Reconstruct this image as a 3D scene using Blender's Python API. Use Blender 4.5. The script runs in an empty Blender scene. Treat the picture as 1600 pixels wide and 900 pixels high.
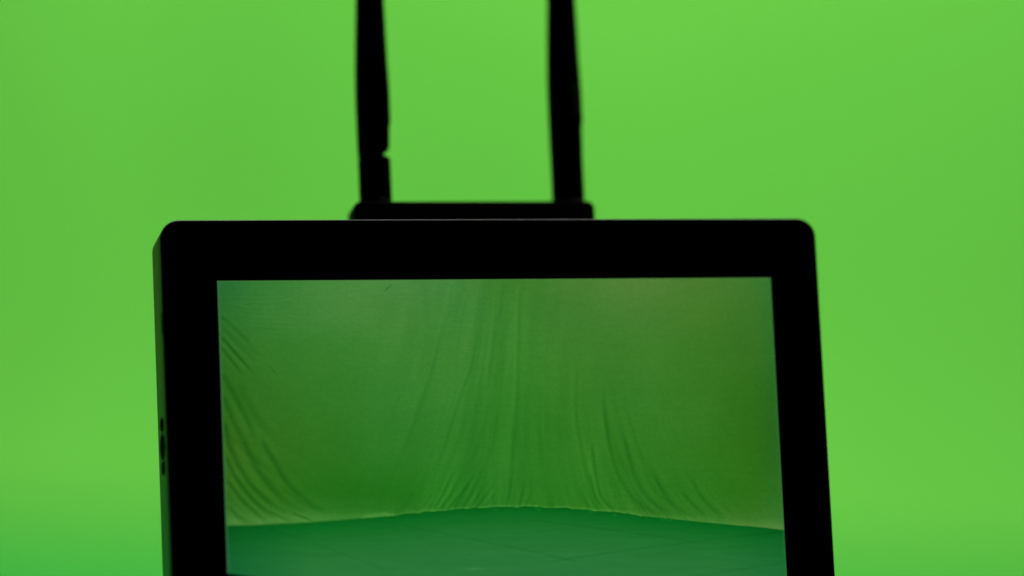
import bpy, bmesh, math
import numpy as np
from mathutils import Matrix, Vector
from mathutils.geometry import tessellate_polygon

S = bpy.context.scene
C = bpy.context.collection
R = math.radians

# ------------------------------------------------------------ camera, world, lamps, exposure
CAM_H, PITCH = 0.70, R(6.2)
FOCAL = 9000 / 1600 * 36
cd = bpy.data.cameras.new('camera')
cam = bpy.data.objects.new('camera', cd); C.objects.link(cam)
cam.location = (0, 0, CAM_H); cam.rotation_euler = (R(90) - PITCH, 0, 0)
cd.sensor_width = 36; cd.lens = FOCAL
cd.clip_start = 0.05; cd.clip_end = 100
cd.dof.use_dof = True; cd.dof.focus_distance = 1.656; cd.dof.aperture_fstop = 2.65
S.camera = cam

W = bpy.data.worlds.new('World'); S.world = W; W.use_nodes = True
bg = W.node_tree.nodes['Background']
bg.inputs[0].default_value = (0.55, 0.6, 0.6, 1); bg.inputs[1].default_value = 0.002

def area(name, loc, target, size, power, col):
    l = bpy.data.lights.new(name, 'AREA'); l.shape = 'RECTANGLE'
    l.size, l.size_y = size; l.energy = power; l.color = col
    o = bpy.data.objects.new(name, l); C.objects.link(o)
    o.location = loc
    o.rotation_euler = (Vector(target) - Vector(loc)).to_track_quat('-Z', 'Y').to_euler()
    return o
area('overhead_soft_light', (0.2, 3.3, 3.3), (0.1, 4.3, 0.5), (2.4, 1.0), 39, (1, 0.98, 0.94))
area('backdrop_soft_light', (-0.22, 3.45, 1.45), (-0.10, 4.6, 0.35), (0.5, 0.4), 26.5, (1, 0.98, 0.94))

S.view_settings.view_transform = 'Standard'; S.view_settings.look = 'None'
S.view_settings.exposure = 0; S.view_settings.gamma = 1
S.view_settings.use_curve_mapping = False
S.render.engine = 'CYCLES'

# ------------------------------------------------------------ helpers
def lin(c):
    c = np.asarray(c, dtype=float) / 255
    return np.where(c <= 0.04045, c / 12.92, ((c + 0.055) / 1.055) ** 2.4)

def mat(name, col, rough=0.5, metal=0.0, spec=0.5, coat=0.0):
    m = bpy.data.materials.new(name); m.use_nodes = True
    b = m.node_tree.nodes['Principled BSDF']
    b.inputs['Base Color'].default_value = (*col, 1)
    b.inputs['Roughness'].default_value = rough
    b.inputs['Metallic'].default_value = metal
    b.inputs['Specular IOR Level'].default_value = spec
    b.inputs['Coat Weight'].default_value = coat
    return m, m.node_tree.nodes, m.node_tree.links, b

def add_grain(m, nodes, links, b, scale, strength, dist, rough=None, col=None):
    tc = nodes.new('ShaderNodeTexCoord')
    n = nodes.new('ShaderNodeTexNoise'); n.inputs['Scale'].default_value = scale
    n.inputs['Detail'].default_value = 4
    links.new(tc.outputs['Object'], n.inputs['Vector'])
    bp = nodes.new('ShaderNodeBump'); bp.inputs['Strength'].default_value = strength
    bp.inputs['Distance'].default_value = dist
    links.new(n.outputs['Fac'], bp.inputs['Height']); links.new(bp.outputs[0], b.inputs['Normal'])
    if rough:
        r = nodes.new('ShaderNodeMapRange'); r.inputs['To Min'].default_value = rough[0]; r.inputs['To Max'].default_value = rough[1]
        links.new(n.outputs['Fac'], r.inputs['Value']); links.new(r.outputs[0], b.inputs['Roughness'])
    if col:
        r = nodes.new('ShaderNodeValToRGB')
        r.color_ramp.elements[0].position = 0.35; r.color_ramp.elements[1].position = 0.65
        r.color_ramp.elements[0].color = (*col[0], 1); r.color_ramp.elements[1].color = (*col[1], 1)
        links.new(n.outputs['Fac'], r.inputs[0]); links.new(r.outputs[0], b.inputs['Base Color'])

m_body, n_, l_, b_ = mat('powder_coated_metal', (0.010, 0.011, 0.010), 0.42, spec=0.9)
add_grain(m_body, n_, l_, b_, 2600, 0.22, 0.00006, rough=(0.28, 0.38))
m_glass, n_, l_, b_ = mat('black_cover_glass', (0.0012, 0.0012, 0.0014), 0.06, spec=0.35)
m_button, n_, l_, b_ = mat('black_rubber', (0.004, 0.004, 0.004), 0.75, spec=0.1)
m_edge, n_, l_, b_ = mat('worn_metal_edge', (0.10, 0.10, 0.10), 0.4, metal=0.6)
m_plastic, n_, l_, b_ = mat('black_moulded_plastic', (0.004, 0.004, 0.004), 0.45, spec=0.2)
add_grain(m_plastic, n_, l_, b_, 1800, 0.25, 0.00008)
m_ant, n_, l_, b_ = mat('black_antenna_rubber', (0.003, 0.003, 0.003), 0.6, spec=0.1)
add_grain(m_ant, n_, l_, b_, 1500, 0.2, 0.00006)
m_wall, n_, l_, b_ = mat('green_fabric', (0.141, 0.540, 0.066), 0.9, spec=0.05)
add_grain(m_wall, n_, l_, b_, 3.0, 0.1, 0.004, col=((0.134, 0.518, 0.062), (0.144, 0.541, 0.066)))
m_floor, n_, l_, b_ = mat('green_vinyl', (0.03, 0.36, 0.045), 0.6, spec=0.2)
add_grain(m_floor, n_, l_, b_, 5.0, 0.1, 0.002, col=((0.018, 0.330, 0.046), (0.022, 0.360, 0.051)))
m_dark, n_, l_, b_ = mat('dark_studio_floor', (0.02, 0.02, 0.02), 0.8, spec=0.2)
add_grain(m_dark, n_, l_, b_, 8.0, 0.1, 0.003)

def link(name, me, m, parent=None, smooth=True, loc=None):
    if m: me.materials.append(m)
    if smooth:
        me.shade_smooth() if hasattr(me, 'shade_smooth') else None
    o = bpy.data.objects.new(name, me); C.objects.link(o)
    if parent: o.parent = parent
    if loc: o.location = loc
    return o

def finish(name, bm, m, parent=None, angle=30, loc=None):
    bmesh.ops.recalc_face_normals(bm, faces=bm.faces[:])
    for f in bm.faces: f.smooth = True
    for e in bm.edges:
        if len(e.link_faces) == 2 and e.calc_face_angle(0) > R(angle): e.smooth = False
    me = bpy.data.meshes.new(name); bm.to_mesh(me); bm.free()
    me.materials.append(m)
    o = bpy.data.objects.new(name, me); C.objects.link(o)
    if parent: o.parent = parent
    if loc: o.location = loc
    return o

MM = 0.001
def rrect(x0, x1, z0, z1, r, inset=0, seg=14):
    x0 += inset; x1 -= inset; z0 += inset; z1 -= inset; r = max(r - inset, 0.05)
    pts = []
    for cx, cz, a0 in ((x1 - r, z1 - r, 0), (x0 + r, z1 - r, 90), (x0 + r, z0 + r, 180), (x1 - r, z0 + r, 270)):
        for k in range(seg + 1):
            a = R(a0 + 90 * k / seg)
            pts.append((cx + r * math.cos(a), cz + r * math.sin(a)))
    return pts

def loft(loops, cap=(True, True)):
    """loops: lists of 3-D points (mm), joined one to the next"""
    bm = bmesh.new(); rows = []
    for lp in loops: rows.append([bm.verts.new(Vector(p) * MM) for p in lp])
    n = len(rows[0])
    for a, b in zip(rows[:-1], rows[1:]):
        for i in range(n):
            bm.faces.new((a[i], a[(i + 1) % n], b[(i + 1) % n], b[i]))
    if cap[0]: bm.faces.new(rows[0][::-1])
    if cap[1]: bm.faces.new(rows[-1])
    return bm

def slab(x0, x1, z0, z1, r, prof, seg=14):
    """rounded rectangle lofted along depth Y; prof = [(depth, inset)]"""
    return loft([[(x, d, z) for x, z in rrect(x0, x1, z0, z1, r, i, seg)] for d, i in prof])

def turned(prof, axis='z', seg=40, c=(0, 0, 0)):
    loops = []
    for h, r in prof:
        lp = []
        for k in range(seg):
            a = 2 * math.pi * k / seg
            p = {'z': (r * math.cos(a), r * math.sin(a), h),
                 'x': (h, r * math.cos(a), r * math.sin(a)),
                 'y': (r * math.cos(a), h, r * math.sin(a))}[axis]
            lp.append(tuple(p[i] + c[i] for i in range(3)))
        loops.append(lp)
    return loft(loops)

# ------------------------------------------------------------ the setting: floor and backdrop
def structure(o): o['kind'] = 'structure'; return o

WP, WD = Vector((0.0, 4.55, 0)), Vector((math.cos(R(-17)), math.sin(R(-17)), 0))   # backdrop line: left end farther
WN = Vector((WD.y, -WD.x, 0))                                                      # towards the camera

bm = bmesh.new()
vs = [bm.verts.new(p) for p in ((-15, -8, -0.004), (15, -8, -0.004), (15, 15, -0.004), (-15, 15, -0.004))]
bm.faces.new(vs)
structure(finish('studio_floor', bm, m_dark))
bm = bmesh.new()
pts = [WP + WD * -6 + WN * -0.4, WP + WD * 6 + WN * -0.4, WP + WD * 6 + WN * 6.5, WP + WD * -6 + WN * 6.5]
vs = [bm.verts.new(p) for p in pts]; bm.faces.new(vs)
structure(finish('green_floor', bm, m_floor))

nx, nz = 480, 60
ss = np.linspace(-6, 6, nx); hh = np.linspace(0.0, 4.2, nz) ** 1.0
hh[0] = 0.002
SS, HH = np.meshgrid(ss, hh)
low = np.exp(-HH / 0.9)
fold = 0.003 * np.sin(SS * 7.1 + 1.3 * np.sin(SS * 1.7) + HH * 0.9) + 0.002 * np.sin(SS * 17.3 - HH * 2.1 + 2 * np.sin(SS * 2.3))
fold += low * (0.004 * np.sin(SS * 11.0 + HH * 4) + 0.003 * np.sin(SS * 29))
off = fold + 0.10 * np.exp(-HH / 0.12)
P = np.stack([WP.x + WD.x * SS + WN.x * off, WP.y + WD.y * SS + WN.y * off, HH], -1).reshape(-1, 3)
idx = np.arange(nx * nz).reshape(nz, nx)
F4 = np.stack([idx[:-1, :-1], idx[:-1, 1:], idx[1:, 1:], idx[1:, :-1]], -1).reshape(-1, 4)
me = bpy.data.meshes.new('green_backdrop'); me.from_pydata(P.tolist(), [], F4.tolist())
me.polygons.foreach_set('use_smooth', np.ones(len(F4), dtype=bool))
structure(link('green_backdrop', me, m_wall, smooth=False))

# ------------------------------------------------------------ the picture shown on the monitor
def screen_picture(X, Y, EL, ET, ER):
    """live camera picture: creased green cloth meeting a blue-green floor.  X 0..865, Y 0..~470, in display units"""
    X = X + 340.0; Y = Y + 437.0
    cols = np.array([345, 420, 500, 600, 700, 800, 900, 1000, 1100, 1170, 1215], float)
    rows = np.array([440, 490, 550, 620, 700, 770, 830], float)
    rgb = np.array([
        [(34,104,44),(50,121,48),(64,130,54),(68,131,58),(62,128,54),(54,122,38),(68,124,46),(72,124,48),(66,120,42),(56,116,40),(46,112,42)],
        [(36,106,38),(50,120,44),(60,128,52),(64,130,52),(58,128,50),(52,124,40),(60,122,42),(64,122,44),(60,118,36),(52,112,34),(44,108,36)],
        [(38,104,28),(46,116,36),(50,122,40),(54,126,44),(54,126,44),(50,124,38),(54,122,38),(56,122,38),(54,118,34),(50,110,30),(38,104,32)],
        [(36,100,22),(44,110,30),(46,118,34),(50,124,42),(50,124,40),(46,122,34),(50,120,34),(50,120,36),(50,116,30),(44,108,24),(38,102,28)],
        [(44,98,20),(44,108,26),(42,112,28),(42,118,34),(42,120,34),(42,120,32),(46,120,30),(46,118,30),(44,114,26),(42,108,20),(36,100,28)],
        [(46,104,26),(42,106,24),(36,108,24),(34,112,26),(36,118,30),(42,120,34),(44,120,30),(46,118,32),(42,114,26),(42,108,22),(42,106,30)],
        [(54,118,44),(56,120,42),(52,122,44),(48,120,38),(42,118,34),(44,120,34),(46,118,32),(52,118,36),(52,120,40),(58,116,40),(60,120,46)]], float)
    rgb[:3] += (5, 1, 3); rgb[3:5] += (3, 0, 2)
    def bil(x, y):
        i = np.clip(np.searchsorted(cols, x, side='right') - 1, 0, len(cols) - 2)
        j = np.clip(np.searchsorted(rows, y, side='right') - 1, 0, len(rows) - 2)
        fx = np.clip((x - cols[i]) / (cols[i + 1] - cols[i]), 0, 1)[..., None]
        fy = np.clip((y - rows[j]) / (rows[j + 1] - rows[j]), 0, 1)[..., None]
        fx = fx * fx * (3 - 2 * fx) * 0.5 + fx * 0.5; fy = fy * fy * (3 - 2 * fy) * 0.5 + fy * 0.5
        return (rgb[j, i] * (1 - fx) + rgb[j, i + 1] * fx) * (1 - fy) + (rgb[j + 1, i] * (1 - fx) + rgb[j + 1, i + 1] * fx) * fy
    A = bil(X, Y)
    rng = np.random.default_rng(5)
    def vnoise(x, y, seed):
        g = np.random.default_rng(seed).random((256, 256))
        xi = np.floor(x).astype(int); yi = np.floor(y).astype(int)
        fx = x - xi; fy = y - yi; fx = fx * fx * (3 - 2 * fx); fy = fy * fy * (3 - 2 * fy)
        a = g[yi % 256, xi % 256]; b = g[yi % 256, (xi + 1) % 256]; c = g[(yi + 1) % 256, xi % 256]; d = g[(yi + 1) % 256, (xi + 1) % 256]
        return (a * (1 - fx) + b * fx) * (1 - fy) + (c * (1 - fx) + d * fx) * fy - 0.5
    # distance to the hem where cloth meets floor
    hx = [330, 355, 400, 450, 500, 550, 600, 640, 700, 750, 800, 850, 900, 930, 960, 1000, 1050, 1100, 1150, 1200, 1240]
    hy = [822.5, 822, 821, 818.5, 815, 811.5, 807, 802.5, 797, 793.5, 792, 793, 796, 799, 801, 806, 811, 816, 820.5, 825, 829]
    hem = np.interp(X, hx, hy) + 2.2 * vnoise(X / 11, X * 0 + 3, 11) * ((X > 600) & (X < 1000)) + 0.8 * vnoise(X / 23, X * 0, 12)
    L = np.zeros_like(X)           # relative light/dark of the cloth
    def poly(pts, n=40):
        pts = np.array(pts, float)
        if len(pts) == 2: pts = np.array([pts[0], pts.mean(0), pts[1]])
        t = np.linspace(0, len(pts) - 1, n); i = np.clip(t.astype(int), 0, len(pts) - 2); f = (t - i)[:, None]
        p0 = pts[np.clip(i - 1, 0, None)]; p1 = pts[i]; p2 = pts[i + 1]; p3 = pts[np.clip(i + 2, None, len(pts) - 1)]
        return 0.5 * (2 * p1 + (p2 - p0) * f + (2 * p0 - 5 * p1 + 4 * p2 - p3) * f ** 2 + (3 * p1 - p0 - 3 * p2 + p3) * f ** 3)
    def stroke(T, pts, amp, w, side=0.3, fade=(0.15, 0.2)):
        q = poly(pts); m = w * 5
        sel = (X > q[:, 0].min() - m) & (X < q[:, 0].max() + m) & (Y > q[:, 1].min() - m) & (Y < q[:, 1].max() + m)
        x = X[sel]; y = Y[sel]
        if not len(x): return
        best = np.full(x.shape, 1e9); tb = np.zeros_like(best); sg = np.zeros_like(best)
        for k in range(len(q) - 1):
            a, b = q[k], q[k + 1]; d = b - a; L2 = (d ** 2).sum() + 1e-9
            t = np.clip(((x - a[0]) * d[0] + (y - a[1]) * d[1]) / L2, 0, 1)
            dd = np.hypot(x - a[0] - t * d[0], y - a[1] - t * d[1])
            c = d[0] * (y - a[1]) - d[1] * (x - a[0])
            u = dd < best
            best[u] = dd[u]; tb[u] = (k + t[u]) / (len(q) - 1); sg[u] = np.sign(c[u])
        f = np.ones_like(tb)
        if fade[0]: f *= np.clip(tb / fade[0], 0, 1)
        if fade[1]: f *= np.clip((1 - tb) / fade[1], 0, 1)
        s = best * sg
        T[sel] += amp * f * (-np.exp(-(s / w) ** 2) + side * np.exp(-((s - 2.0 * w) / (1.4 * w)) ** 2) + side * 0.5 * np.exp(-((s + 2.2 * w) / (1.5 * w)) ** 2))
    st = lambda p, a, w, **k: stroke(L, p, a * 0.62, w * 1.15, **k)
    # creases fanning from the left edge
    for pts, amp, w in [
        ([(345, 494), (370, 517), (397, 545)], .12, 4), ([(346, 527), (368, 553), (395, 584)], .24, 3), ([(346, 543), (360, 562), (377, 584)], .18, 3),
        ([(347, 512), (372, 540), (402, 566)], .08, 3), ([(418, 570), (432, 588)], .14, 1.6), ([(346, 505), (380, 540), (412, 560)], .06, 4),
        ([(346, 583), (362, 612), (384, 655), (398, 690)], .16, 5), ([(350, 622), (364, 660), (384, 700)], .14, 5), ([(372, 600), (392, 640), (420, 680)], .05, 7),
        ([(350, 662), (359, 700), (383, 748), (418, 785), (452, 803)], .20, 5), ([(353, 716), (370, 751), (399, 787), (432, 813)], .24, 4),
        ([(355, 753), (376, 781), (398, 802), (414, 816)], .22, 3.5), ([(408, 690), (424, 718), (444, 752), (470, 778), (508, 802)], .16, 5),
        ([(455, 803), (470, 809), (488, 815)], .30, 2.2), ([(380, 690), (402, 736), (436, 778), (475, 800)], .16, 6), ([(440, 765), (470, 787), (510, 801)], .10, 5),
        ([(357, 790), (368, 806), (385, 819)], .14, 3), ([(420, 800), (438, 810), (455, 817)], .18, 2.5)]:
        st(pts, amp * 1.3, w * .68, fade=(0.02, 0.3))
    # fine pulls at the top left
    for k in range(9):
        y0 = 462 + k * 5.5
        st([(350 + k * 3, y0 + k * 1.0), (400, y0 + 2 + k * 2.0), (460 + 6 * k, y0 - 2 + k * 3.2)], -.035 - .015 * (k % 3 == 0), 1.2, side=.5, fade=(.3, .4))
    for pts in ([(349, 474), (372, 476), (398, 486)], [(353, 478), (372, 487), (386, 500)], [(430, 470), (450, 467), (462, 462)], [(440, 489), (452, 493), (466, 496)]):
        st(pts, -.07, 1.0, fade=(.3, .3))
    st([(597, 455), (603, 449), (610, 443)], .28, .9, side=.1)
    st([(478, 492), (480, 493)], .25, 1.2, side=.0)
    # long hanging folds in the middle
    for pts, amp, w in [
        ([(704, 440), (696, 490), (684, 535), (670, 585), (656, 625), (644, 665)], .075, 3), ([(695, 470), (682, 530), (668, 592)], .07, 1.5),
        ([(726, 460), (716, 510), (707, 560)], .05, 2.5), ([(742, 520), (732, 572), (720, 606), (709, 640), (699, 670), (690, 700), (676, 730)], .12, 2.4),
        ([(783, 439), (779, 473), (771, 521), (763, 569), (757, 612)], .07, 3), ([(811, 436), (808, 480), (807, 527), (805, 607), (801, 660), (796, 720), (789, 789)], .13, 3.2),
        ([(786, 540), (781, 580), (777, 620)], .07, 1.6), ([(660, 440), (664, 520), (650, 600)], .04, 6), ([(745, 440), (740, 500), (724, 570), (700, 650)], .04, 5),
        ([(657, 610), (640, 665), (624, 708), (600, 760)], .06, 4), ([(830, 640), (842, 700), (852, 790)], .05, 3), ([(760, 620), (748, 680), (728, 730)], .06, 3),
        ([(728, 640), (712, 690), (690, 740), (672, 778)], .06, 4), ([(775, 640), (764, 700), (745, 745)], .05, 3), ([(870, 450), (868, 540), (884, 660)], .03, 8),
        ([(900, 560), (896, 640), (905, 705), (913, 740), (929, 789)], .12, 3), ([(921, 690), (926, 735), (936, 777), (957, 797)], .22, 2.6), ([(918, 740), (926, 775), (936, 792)], .16, 2),
        ([(938, 600), (946, 680), (959, 732), (978, 769), (1000, 790), (1020, 802)], .20, 3.2), ([(968, 660), (983, 727), (1002, 769), (1024, 790), (1044, 803)], .17, 3.6),
        ([(1018, 740), (1037, 775), (1056, 793), (1073, 804)], .20, 3), ([(1062, 768), (1082, 790), (1102, 806)], .16, 3), ([(1078, 745), (1090, 770), (1106, 789), (1127, 807)], .14, 3.2),
        ([(1124, 782), (1134, 795), (1148, 806)], .08, 3), ([(970, 770), (990, 790), (1004, 800)], .12, 2.5), ([(1010, 730), (1030, 758), (1050, 780)], .07, 4), ([(935, 620), (955, 700), (985, 750)], .07, 6)]:
        st(pts, amp * .85, w * .85)
    # bunched folds running into the hem
    for x1, x0, top, amp in [(674, 706, 728, .20), (684, 716, 738, .18), (694, 738, 735, .20), (703, 730, 748, .14), (716, 744, 742, .18), (728, 752, 752, .16), (737, 768, 750, .14),
                             (748, 776, 758, .10), (786, 797, 725, .14), (806, 815, 745, .16), (813, 826, 765, .12), (825, 834, 778, .12), (664, 690, 745, .10), (655, 676, 760, .08)]:
        st([(x0, top + 4), (x0 - (x0 - x1) * .45, top + (796 - top) * .55), (x1, 797)], amp, 2.0, fade=(.4, .05))
    # the many fine creases that hang down the middle and fan out towards the hem
    c = np.where(X < 822, 0.5 * (np.clip(Y - 440, 0, None) / 225) ** 1.3, 0.6 * (np.clip(Y - 440, 0, None) / 360) ** 3)
    u = (X + 822 * c) / (1 + c)
    env = np.exp(-((u - 775) / 95) ** 2) * 0.9 + np.exp(-((u - 950) / 70) ** 2) * np.clip((Y - 560) / 200, 0, 1) * 1.2
    env = env * (0.45 + 0.55 * np.clip((Y - 480) / 300, 0, 1))
    def ridges(q, f, w, seed):
        v = 1 - 2 * np.abs(vnoise(q * f, w, seed) * 2); return v - 0.35
    L += 0.6 * env * (0.050 * ridges(u, 1 / 9, Y / 170, 31) + 0.038 * ridges(u, 1 / 4.5, Y / 110, 32) + 0.07 * vnoise(u / 16, Y / 260, 33) * 2)
    low = np.clip((Y - 725) / 65, 0, 1) ** 2 * ((X > 600) & (X < 1150))
    sl = np.interp(X, [600, 700, 790, 860, 930, 1100], [1.1, .8, .1, -.1, -.7, -1.2])
    L += low * 0.075 * ridges(X + sl * (Y - 795), 1 / 6.5, Y / 90, 34) * np.interp(X, [600, 660, 820, 1000, 1150], [0, 1, .8, .9, 0])
    rr = np.hypot(X - 560, Y - 520); ang = (X < 470) & (Y > 560)
    L += ang * np.clip((470 - X) / 70, 0, 1) * np.clip((Y - 590) / 80, 0, 1) * np.clip((rr - 175) / 40, 0, 1) * (0.04 * ridges(rr, 1 / 15, Y / 260, 35) + .02 * ridges(rr, 1 / 6, Y / 120, 36))
    # weave and mottling of the cloth
    weave = 0.014 * np.sin(2 * np.pi * Y / 3.6 + 2.5 * np.sin(X / 60) + 0.8 * vnoise(X / 30, Y / 20, 3)) * np.clip(1 - np.abs(X - 640) / 420, 0, 1) * (0.4 + 1.6 * np.abs(vnoise(X / 50, Y / 40, 4)))
    L += weave + 0.024 * vnoise(X / 22, Y / 1.6, 6) + 0.04 * vnoise(X / 60, Y / 60, 7) + 0.045 * vnoise(X / 3, Y / 2.4, 8)
    L += 0.05 * vnoise(X / 14 + Y / 90, Y / 160, 9) * np.exp(-((X - 740) / 170) ** 2)
    # paler strip along the hem
    dh = hem - Y
    band = np.interp(X, [340, 440, 560, 620, 700, 860, 950, 1050, 1150, 1230], [16, 15, 10, 5, 3, 3, 4, 6, 9, 12])
    L += np.where(dh > 0, 0.13 * np.exp(-(dh / band) ** 2), 0)
    patch = (X > 560) & (X < 622) & (dh > 0) & (dh < 6.5 * np.clip((622 - X) / 25, 0, 1)) & (dh < (X - 556) * .4)
    L += 0.13 * patch
    L += 0.10 * ((X > 600) & (X < 1000)) * np.exp(-((dh - 1.2) / 1.0) ** 2) * (vnoise(X / 6, X * 0, 15) > -0.05)
    cloth = A * np.clip(1 + L[..., None] * np.array([1.9, .8, 1.3]), .1, 2)
    warm = np.clip(L, 0, .3)[..., None] * np.array([30, 0, 40.]); cloth = cloth + warm
    # floor
    fy = np.array([0, 12, 30, 50, 75, 110.]); fc = np.array([(6, 98, 27), (16, 104, 33), (28, 110, 41), (36, 114, 49), (40, 116, 54), (42, 116, 56)], float)
    g = -dh
    fl = np.stack([np.interp(g, fy, fc[:, k]) for k in range(3)], -1)
    ed = np.clip((X - 355) / 130, 0, 1) ** .8; er = np.clip((1228 - X) / 110, 0, 1)
    fl[..., 0] *= (0.45 + 0.55 * ed) * (0.75 + .25 * er); fl[..., 1] *= (0.84 + 0.16 * ed) * (0.92 + .08 * er); fl[..., 2] *= 0.9 + .1 * ed
    Fm = np.zeros_like(X)
    for pts, amp in [([(425, 827), (431, 831), (530, 865), (602, 892)], .13), ([(581, 815), (630, 822), (734, 843), (843, 865), (900, 878)], .13),
                     ([(817, 812), (930, 825), (1082, 846)], .12), ([(860, 876), (930, 866), (1082, 846), (1226, 830)], .12), ([(1050, 905), (1103, 897), (1226, 878)], .13),
                     ([(630, 900), (683, 871)], .06), ([(800, 885), (860, 877), (960, 862)], .05)]:
        stroke(Fm, pts, amp * .5, 1.5, side=.12, fade=(.05, .05))
    Fm += 0.05 * vnoise(X / 50, Y / 3, 21) + 0.03 * vnoise(X / 12, Y / 2, 22) - 0.16 * np.exp(-np.clip(g, 0, None) / 2.5) * np.interp(X, [560, 620, 900, 1020], [.5, 1, 1, .4]) 
    for sx, sy in ((770, 797), (838, 797), (833, 794), (918, 800), (925, 800), (957, 805), (1031, 812), (1045, 813), (1037, 812)):
        Fm += 0.35 * np.exp(-(((X - sx) / 3) ** 2 + ((Y - sy) / 1.0) ** 2))
    fl = fl * np.clip(1 + Fm[..., None] * np.array([2.0, .7, 1.2]), .1, 2)
    fl += (0.10 * np.exp(-(((X - 735) / 14) ** 2 + ((Y - 889) / 1.5) ** 2)))[..., None] * 160
    k = np.clip(g / 1.4 + .5, 0, 1)[..., None]
    out = cloth * (1 - k) + fl * k
    # the panel's paler edge pixels
    e = np.clip(1 - (EL - 1.5) / 2.6, 0, 1)[..., None]
    out = out * (1 - e * .9) + np.array([58, 106, 66.]) * e * .9
    e = np.clip(1 - (ET - .5) / 2.0, 0, 1)[..., None] * .5
    out = out * (1 - e) + np.array([74, 122, 62.]) * e
    e = np.clip(1 - ER / 5, 0, 1)[..., None] * .5
    out = out * (1 - e) + np.array([50, 112, 58.]) * e
    return np.clip(out, 0, 255)

# ------------------------------------------------------------ the monitor
# frame of the monitor as the camera sees it: right, down, backwards (camera axes x right, y down, z forward)
Rm = np.array([[0.98221, 0.04501, -0.18227], [-0.00499, 0.97676, 0.21429], [0.18768, -0.20957, 0.95961]])
O_cam = np.array([-0.0843, -0.00214, 1.647])          # top left corner of the picture
cp, sp = math.cos(PITCH), math.sin(PITCH)
def to_world(v): return Vector((v[0], -sp * v[1] + cp * v[2], -cp * v[1] - sp * v[2]))
ux, uy, uz = to_world(Rm[:, 0]), to_world(Rm[:, 2]), to_world(-Rm[:, 1])
origin = Vector((0, 0, CAM_H)) + to_world(O_cam)
FRAME = Matrix(((ux.x, uy.x, uz.x, origin.x), (ux.y, uy.y, uz.y, origin.y), (ux.z, uy.z, uz.z, origin.z), (0, 0, 0, 1)))

def root(name, base_mm, label, cat):
    o = bpy.data.objects.new(name, None); C.objects.link(o)
    o.empty_display_size = 0.02
    o.matrix_world = FRAME @ Matrix.Translation(Vector(base_mm) * MM)
    o['label'] = label; o['category'] = cat
    return o
X0, X1, Z0, Z1, DEPTH = -16.0, 176.7, -108.0, 17.8, 20.0
mon = root('field_monitor', (80.35, 10, Z0), 'black flat camera monitor showing a creased green cloth and floor on its screen', 'monitor')
OFF = Vector((-80.35, -10, -Z0)) * MM          # from the monitor's base back to the corner frame

RC = 5.6
body = finish('body', slab(X0, X1, Z0, Z1, RC, [
    (0.75, 1.55), (0.02, 1.5), (0.0, 1.4), (0.0, 0.28), (0.07, 0.16), (0.22, 0.04), (0.5, 0.0), (5, 0), (18.6, 0.0), (19.5, 0.3), (20, 1.2)]), m_body, mon, 25, OFF)

# cover glass: ring round the picture
opening = [(0, 0), (0, -84.85), (5.4, -85.65), (18, -87.2), (45, -88.9), (81, -89.6), (118, -89.2), (145, -88.6), (162.5, -88.2), (162.6, 0.15)]
outer = rrect(X0, X1, Z0, Z1, RC, 2.12)
def ring(outer, inner, d0, d1):
    bm = bmesh.new()
    o3 = [Vector((x, 0, z)) for x, z in outer]; i3 = [Vector((x, 0, z)) for x, z in inner]
    tris = tessellate_polygon([o3, i3]); al = o3 + i3
    for d, flip in ((d0, 0), (d1, 1)):
        vs = [bm.verts.new((p.x * MM, d * MM, p.z * MM)) for p in al]
        for t in tris:
            bm.faces.new([vs[k] for k in (t if not flip else t[::-1])])
        if d == d0: A = vs
        else: B = vs
    n = len(o3)
    for s, e in ((0, n), (n, len(al))):
        for k in range(s, e):
            k2 = s + (k + 1 - s) % (e - s)
            bm.faces.new((A[k], A[k2], B[k2], B[k]))
    return bm
finish('cover_glass', ring(outer, opening, 0.12, 0.62), m_glass, mon, 25, OFF)

finish('trim', loft([[(x, d, z) for x, z in rrect(X0, X1, Z0, Z1, RC, i)] for d, i in [(0.7, 1.62), (0.18, 1.76), (0.07, 1.87), (0.07, 2.1), (0.4, 2.12)]], (False, False)), m_body, mon, 25, OFF)

# display panel: a fine grid that carries the picture as its emitted colour
nu, nv = 760, 420
U, V = np.meshgrid(np.linspace(-0.6, 163.2, nu), np.linspace(0.6, -91.0, nv))
Pv = np.stack([U, np.full_like(U, 0.55), V], -1).reshape(-1, 3) * MM
su, tv = U / 162.55, -V / 84.85
yd = tv * (458.5 - 8.0 * su)
pic = screen_picture(-1 + su * 865 + yd * (0.0318 + 0.022 * su), 1.3 - 5.7 * su + yd, su * 865, yd, (1 - su) * 865)
pic = lin(pic).reshape(-1, 3)
idx = np.arange(nu * nv).reshape(nv, nu)
F4 = np.stack([idx[:-1, :-1], idx[1:, :-1], idx[1:, 1:], idx[:-1, 1:]], -1).reshape(-1, 4)
me = bpy.data.meshes.new('screen')
me.vertices.add(len(Pv)); me.vertices.foreach_set('co', Pv.ravel())
me.loops.add(len(F4) * 4); me.loops.foreach_set('vertex_index', F4.ravel().astype(np.int32))
me.polygons.add(len(F4)); me.polygons.foreach_set('loop_start', (np.arange(len(F4)) * 4).astype(np.int32))
me.update(calc_edges=True)
att = me.color_attributes.new('picture', 'FLOAT_COLOR', 'POINT')
att.data.foreach_set('color', np.concatenate([pic, np.ones((len(pic), 1))], 1).ravel().astype(np.float32))
m_scr, n_, l_, b_ = mat('lit_display', (0.001, 0.001, 0.001), 0.12, spec=0.3)
at = n_.new('ShaderNodeAttribute'); at.attribute_name = 'picture'
l_.new(at.outputs['Color'], b_.inputs['Emission Color']); b_.inputs['Emission Strength'].default_value = 1.0
link('screen', me, m_scr, mon, smooth=False, loc=OFF)

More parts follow.
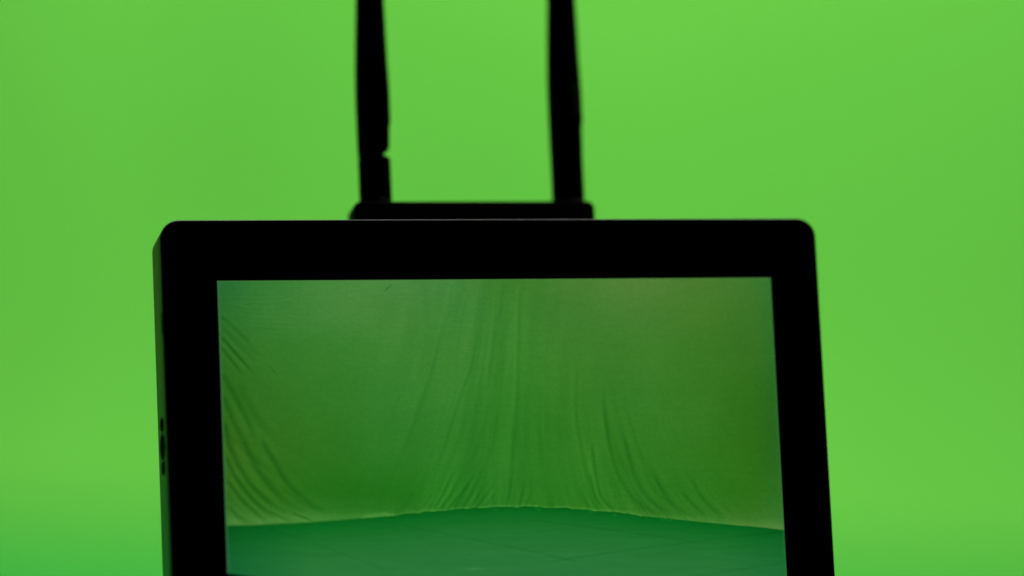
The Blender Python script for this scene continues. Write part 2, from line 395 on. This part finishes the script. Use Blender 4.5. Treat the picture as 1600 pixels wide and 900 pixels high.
# controls on the left side: three round buttons in a row, each in a thin ring
for z, r in ((-40.1, 2.0), (-46.5, 3.7), (-52.7, 1.9)):
    bt = finish('button', turned([(-16.45, r * .55), (-16.42, r * .8), (-16.3, r - .12), (-16.1, r), (-15.5, r)], 'x', 32, (0, 9.2, z)), m_button, mon, 40, OFF)
    finish('button_ring', turned([(-15.6, r + .02), (-16.12, r + .02), (-16.16, r + .12), (-16.12, r + .28), (-15.6, r + .30)], 'x', 32, (0, 9.2, z)), m_edge, bt, 50)
# slot near the front edge of the left side
finish('side_slot', loft([[(x, 2.1 + 0.75 * math.cos(a), zc + 0.75 * math.sin(a)) for a, zc in
        [(R(k * 15), -9.6) for k in range(0, 13)] + [(R(k * 15), -14.6) for k in range(12, 25)]] for x in (-16.06, -15.4)]), m_button, mon, 40, OFF)

# ------------------------------------------------------------ wireless receiver behind the monitor
rec = root('wireless_receiver', (80.75, 30, -32), 'low black box with two upright antennas mounted behind the monitor top edge', 'receiver')
OR = Vector((-80.75, -30, 32)) * MM
finish('mounting_plate', slab(60, 100, -26, 20, 2, [(20.06, 0.2), (20.2, 0), (23.02, 0)], 6), m_plastic, rec, 30, OR)
finish('housing', slab(44.3, 116.2, -32, 28.7, 2.3, [(23.0, 0.9), (23.3, 0.3), (23.9, 0), (34.4, 0), (34.8, 0.2), (35, 0.6)], 10), m_plastic, rec, 30, OR)

def section(xl, xr, hd, z, n=36, p=2.6):
    cx, hx = (xl + xr) / 2, (xr - xl) / 2 * 1.06
    out = []
    for k in range(n):
        a = 2 * math.pi * k / n; c, s = math.cos(a), math.sin(a)
        out.append((cx + hx * math.copysign(abs(c) ** (2 / p), c), hd * math.copysign(abs(s) ** (2 / p), s), z))
    return out

def antenna(x, notched):
    # the mesh of the part is the blade; its base, collar and hinge pin are sub-parts.  local origin on the box top
    zb = 28.6
    L = Vector((x, 30, zb)) * MM + OR
    low = [(15.9, -4.5, 2.8, 4.0), (16.9, -4.5, 4.05, 4.2), (17.9, -4.5, 4.35, 4.3)] if notched else [(15.2, -4.5, 4.5, 4.2), (16.9, -4.5, 4.5, 4.3), (17.9, -4.5, 4.55, 4.3)]
    rows = low + [(23.7, -4.5, 4.62, 4.4), (25.4, -4.5, 4.98, 4.5), (34.4, -4.45, 5.02, 4.5), (40, -4.3, 4.9, 4.4), (44.1, -4.15, 4.75, 4.3), (54, -3.7, 4.68, 4.0),
                  (64, -3.2, 4.56, 3.7), (85, -2.6, 4.3, 3.3), (110, -2.1, 4.0, 2.9), (128, -1.8, 3.8, 2.7), (131, -1.3, 3.3, 2.2), (132.2, -.2, 2.2, 1.2)]
    bl = finish('antenna', loft([section(a, b, h, z) for z, a, b, h in rows]), m_ant, rec, 35, L)
    top = [(12.6, 4.5), (13.9, 4.5), (14.5, 4.2)] if notched else [(12.6, 4.5), (14.2, 4.5), (14.8, 4.4)]
    finish('antenna_base', loft([section(-r, r, r, z, p=2.2) for z, r in [(1.2, 4.5)] + top] +
           ([section(-4.45, 2.7, 3.9, 14.9), section(-4.45, 2.7, 3.9, 16.4)] if notched else [section(-4.4, 4.4, 4.2, 15.6)])), m_ant, bl, 35)
    finish('collar', turned([(-0.5, 4.9), (0.9, 4.9), (1.3, 4.8), (1.6, 4.6), (1.6, 3.5)], 'z', 40), m_body, bl, 30)
    finish('hinge_pin', turned([(-4.9, 1.1), (-5.0, 1.5), (-4.8, 1.8), (4.8, 1.8), (5.0, 1.5), (4.9, 1.1)], 'y', 24, (0.1, 0, 20.5)), m_ant, bl, 40)
    return bl
antenna(52.05, True)
ar = antenna(109.8, False)
# flat moulded pad on the right antenna
pad = slab(-1.9, 1.9, 26.6, 36.6, 0.6, [(-0.35, .3), (-0.2, 0), (0.6, 0)], 4)
bmesh.ops.rotate(pad, cent=(0, 0, 0), matrix=Matrix.Rotation(R(40), 3, 'Z'), verts=pad.verts)
bmesh.ops.translate(pad, vec=Vector((3.0, -3.85, 0)) * MM, verts=pad.verts)
finish('antenna_pad', pad, m_body, ar, 30)
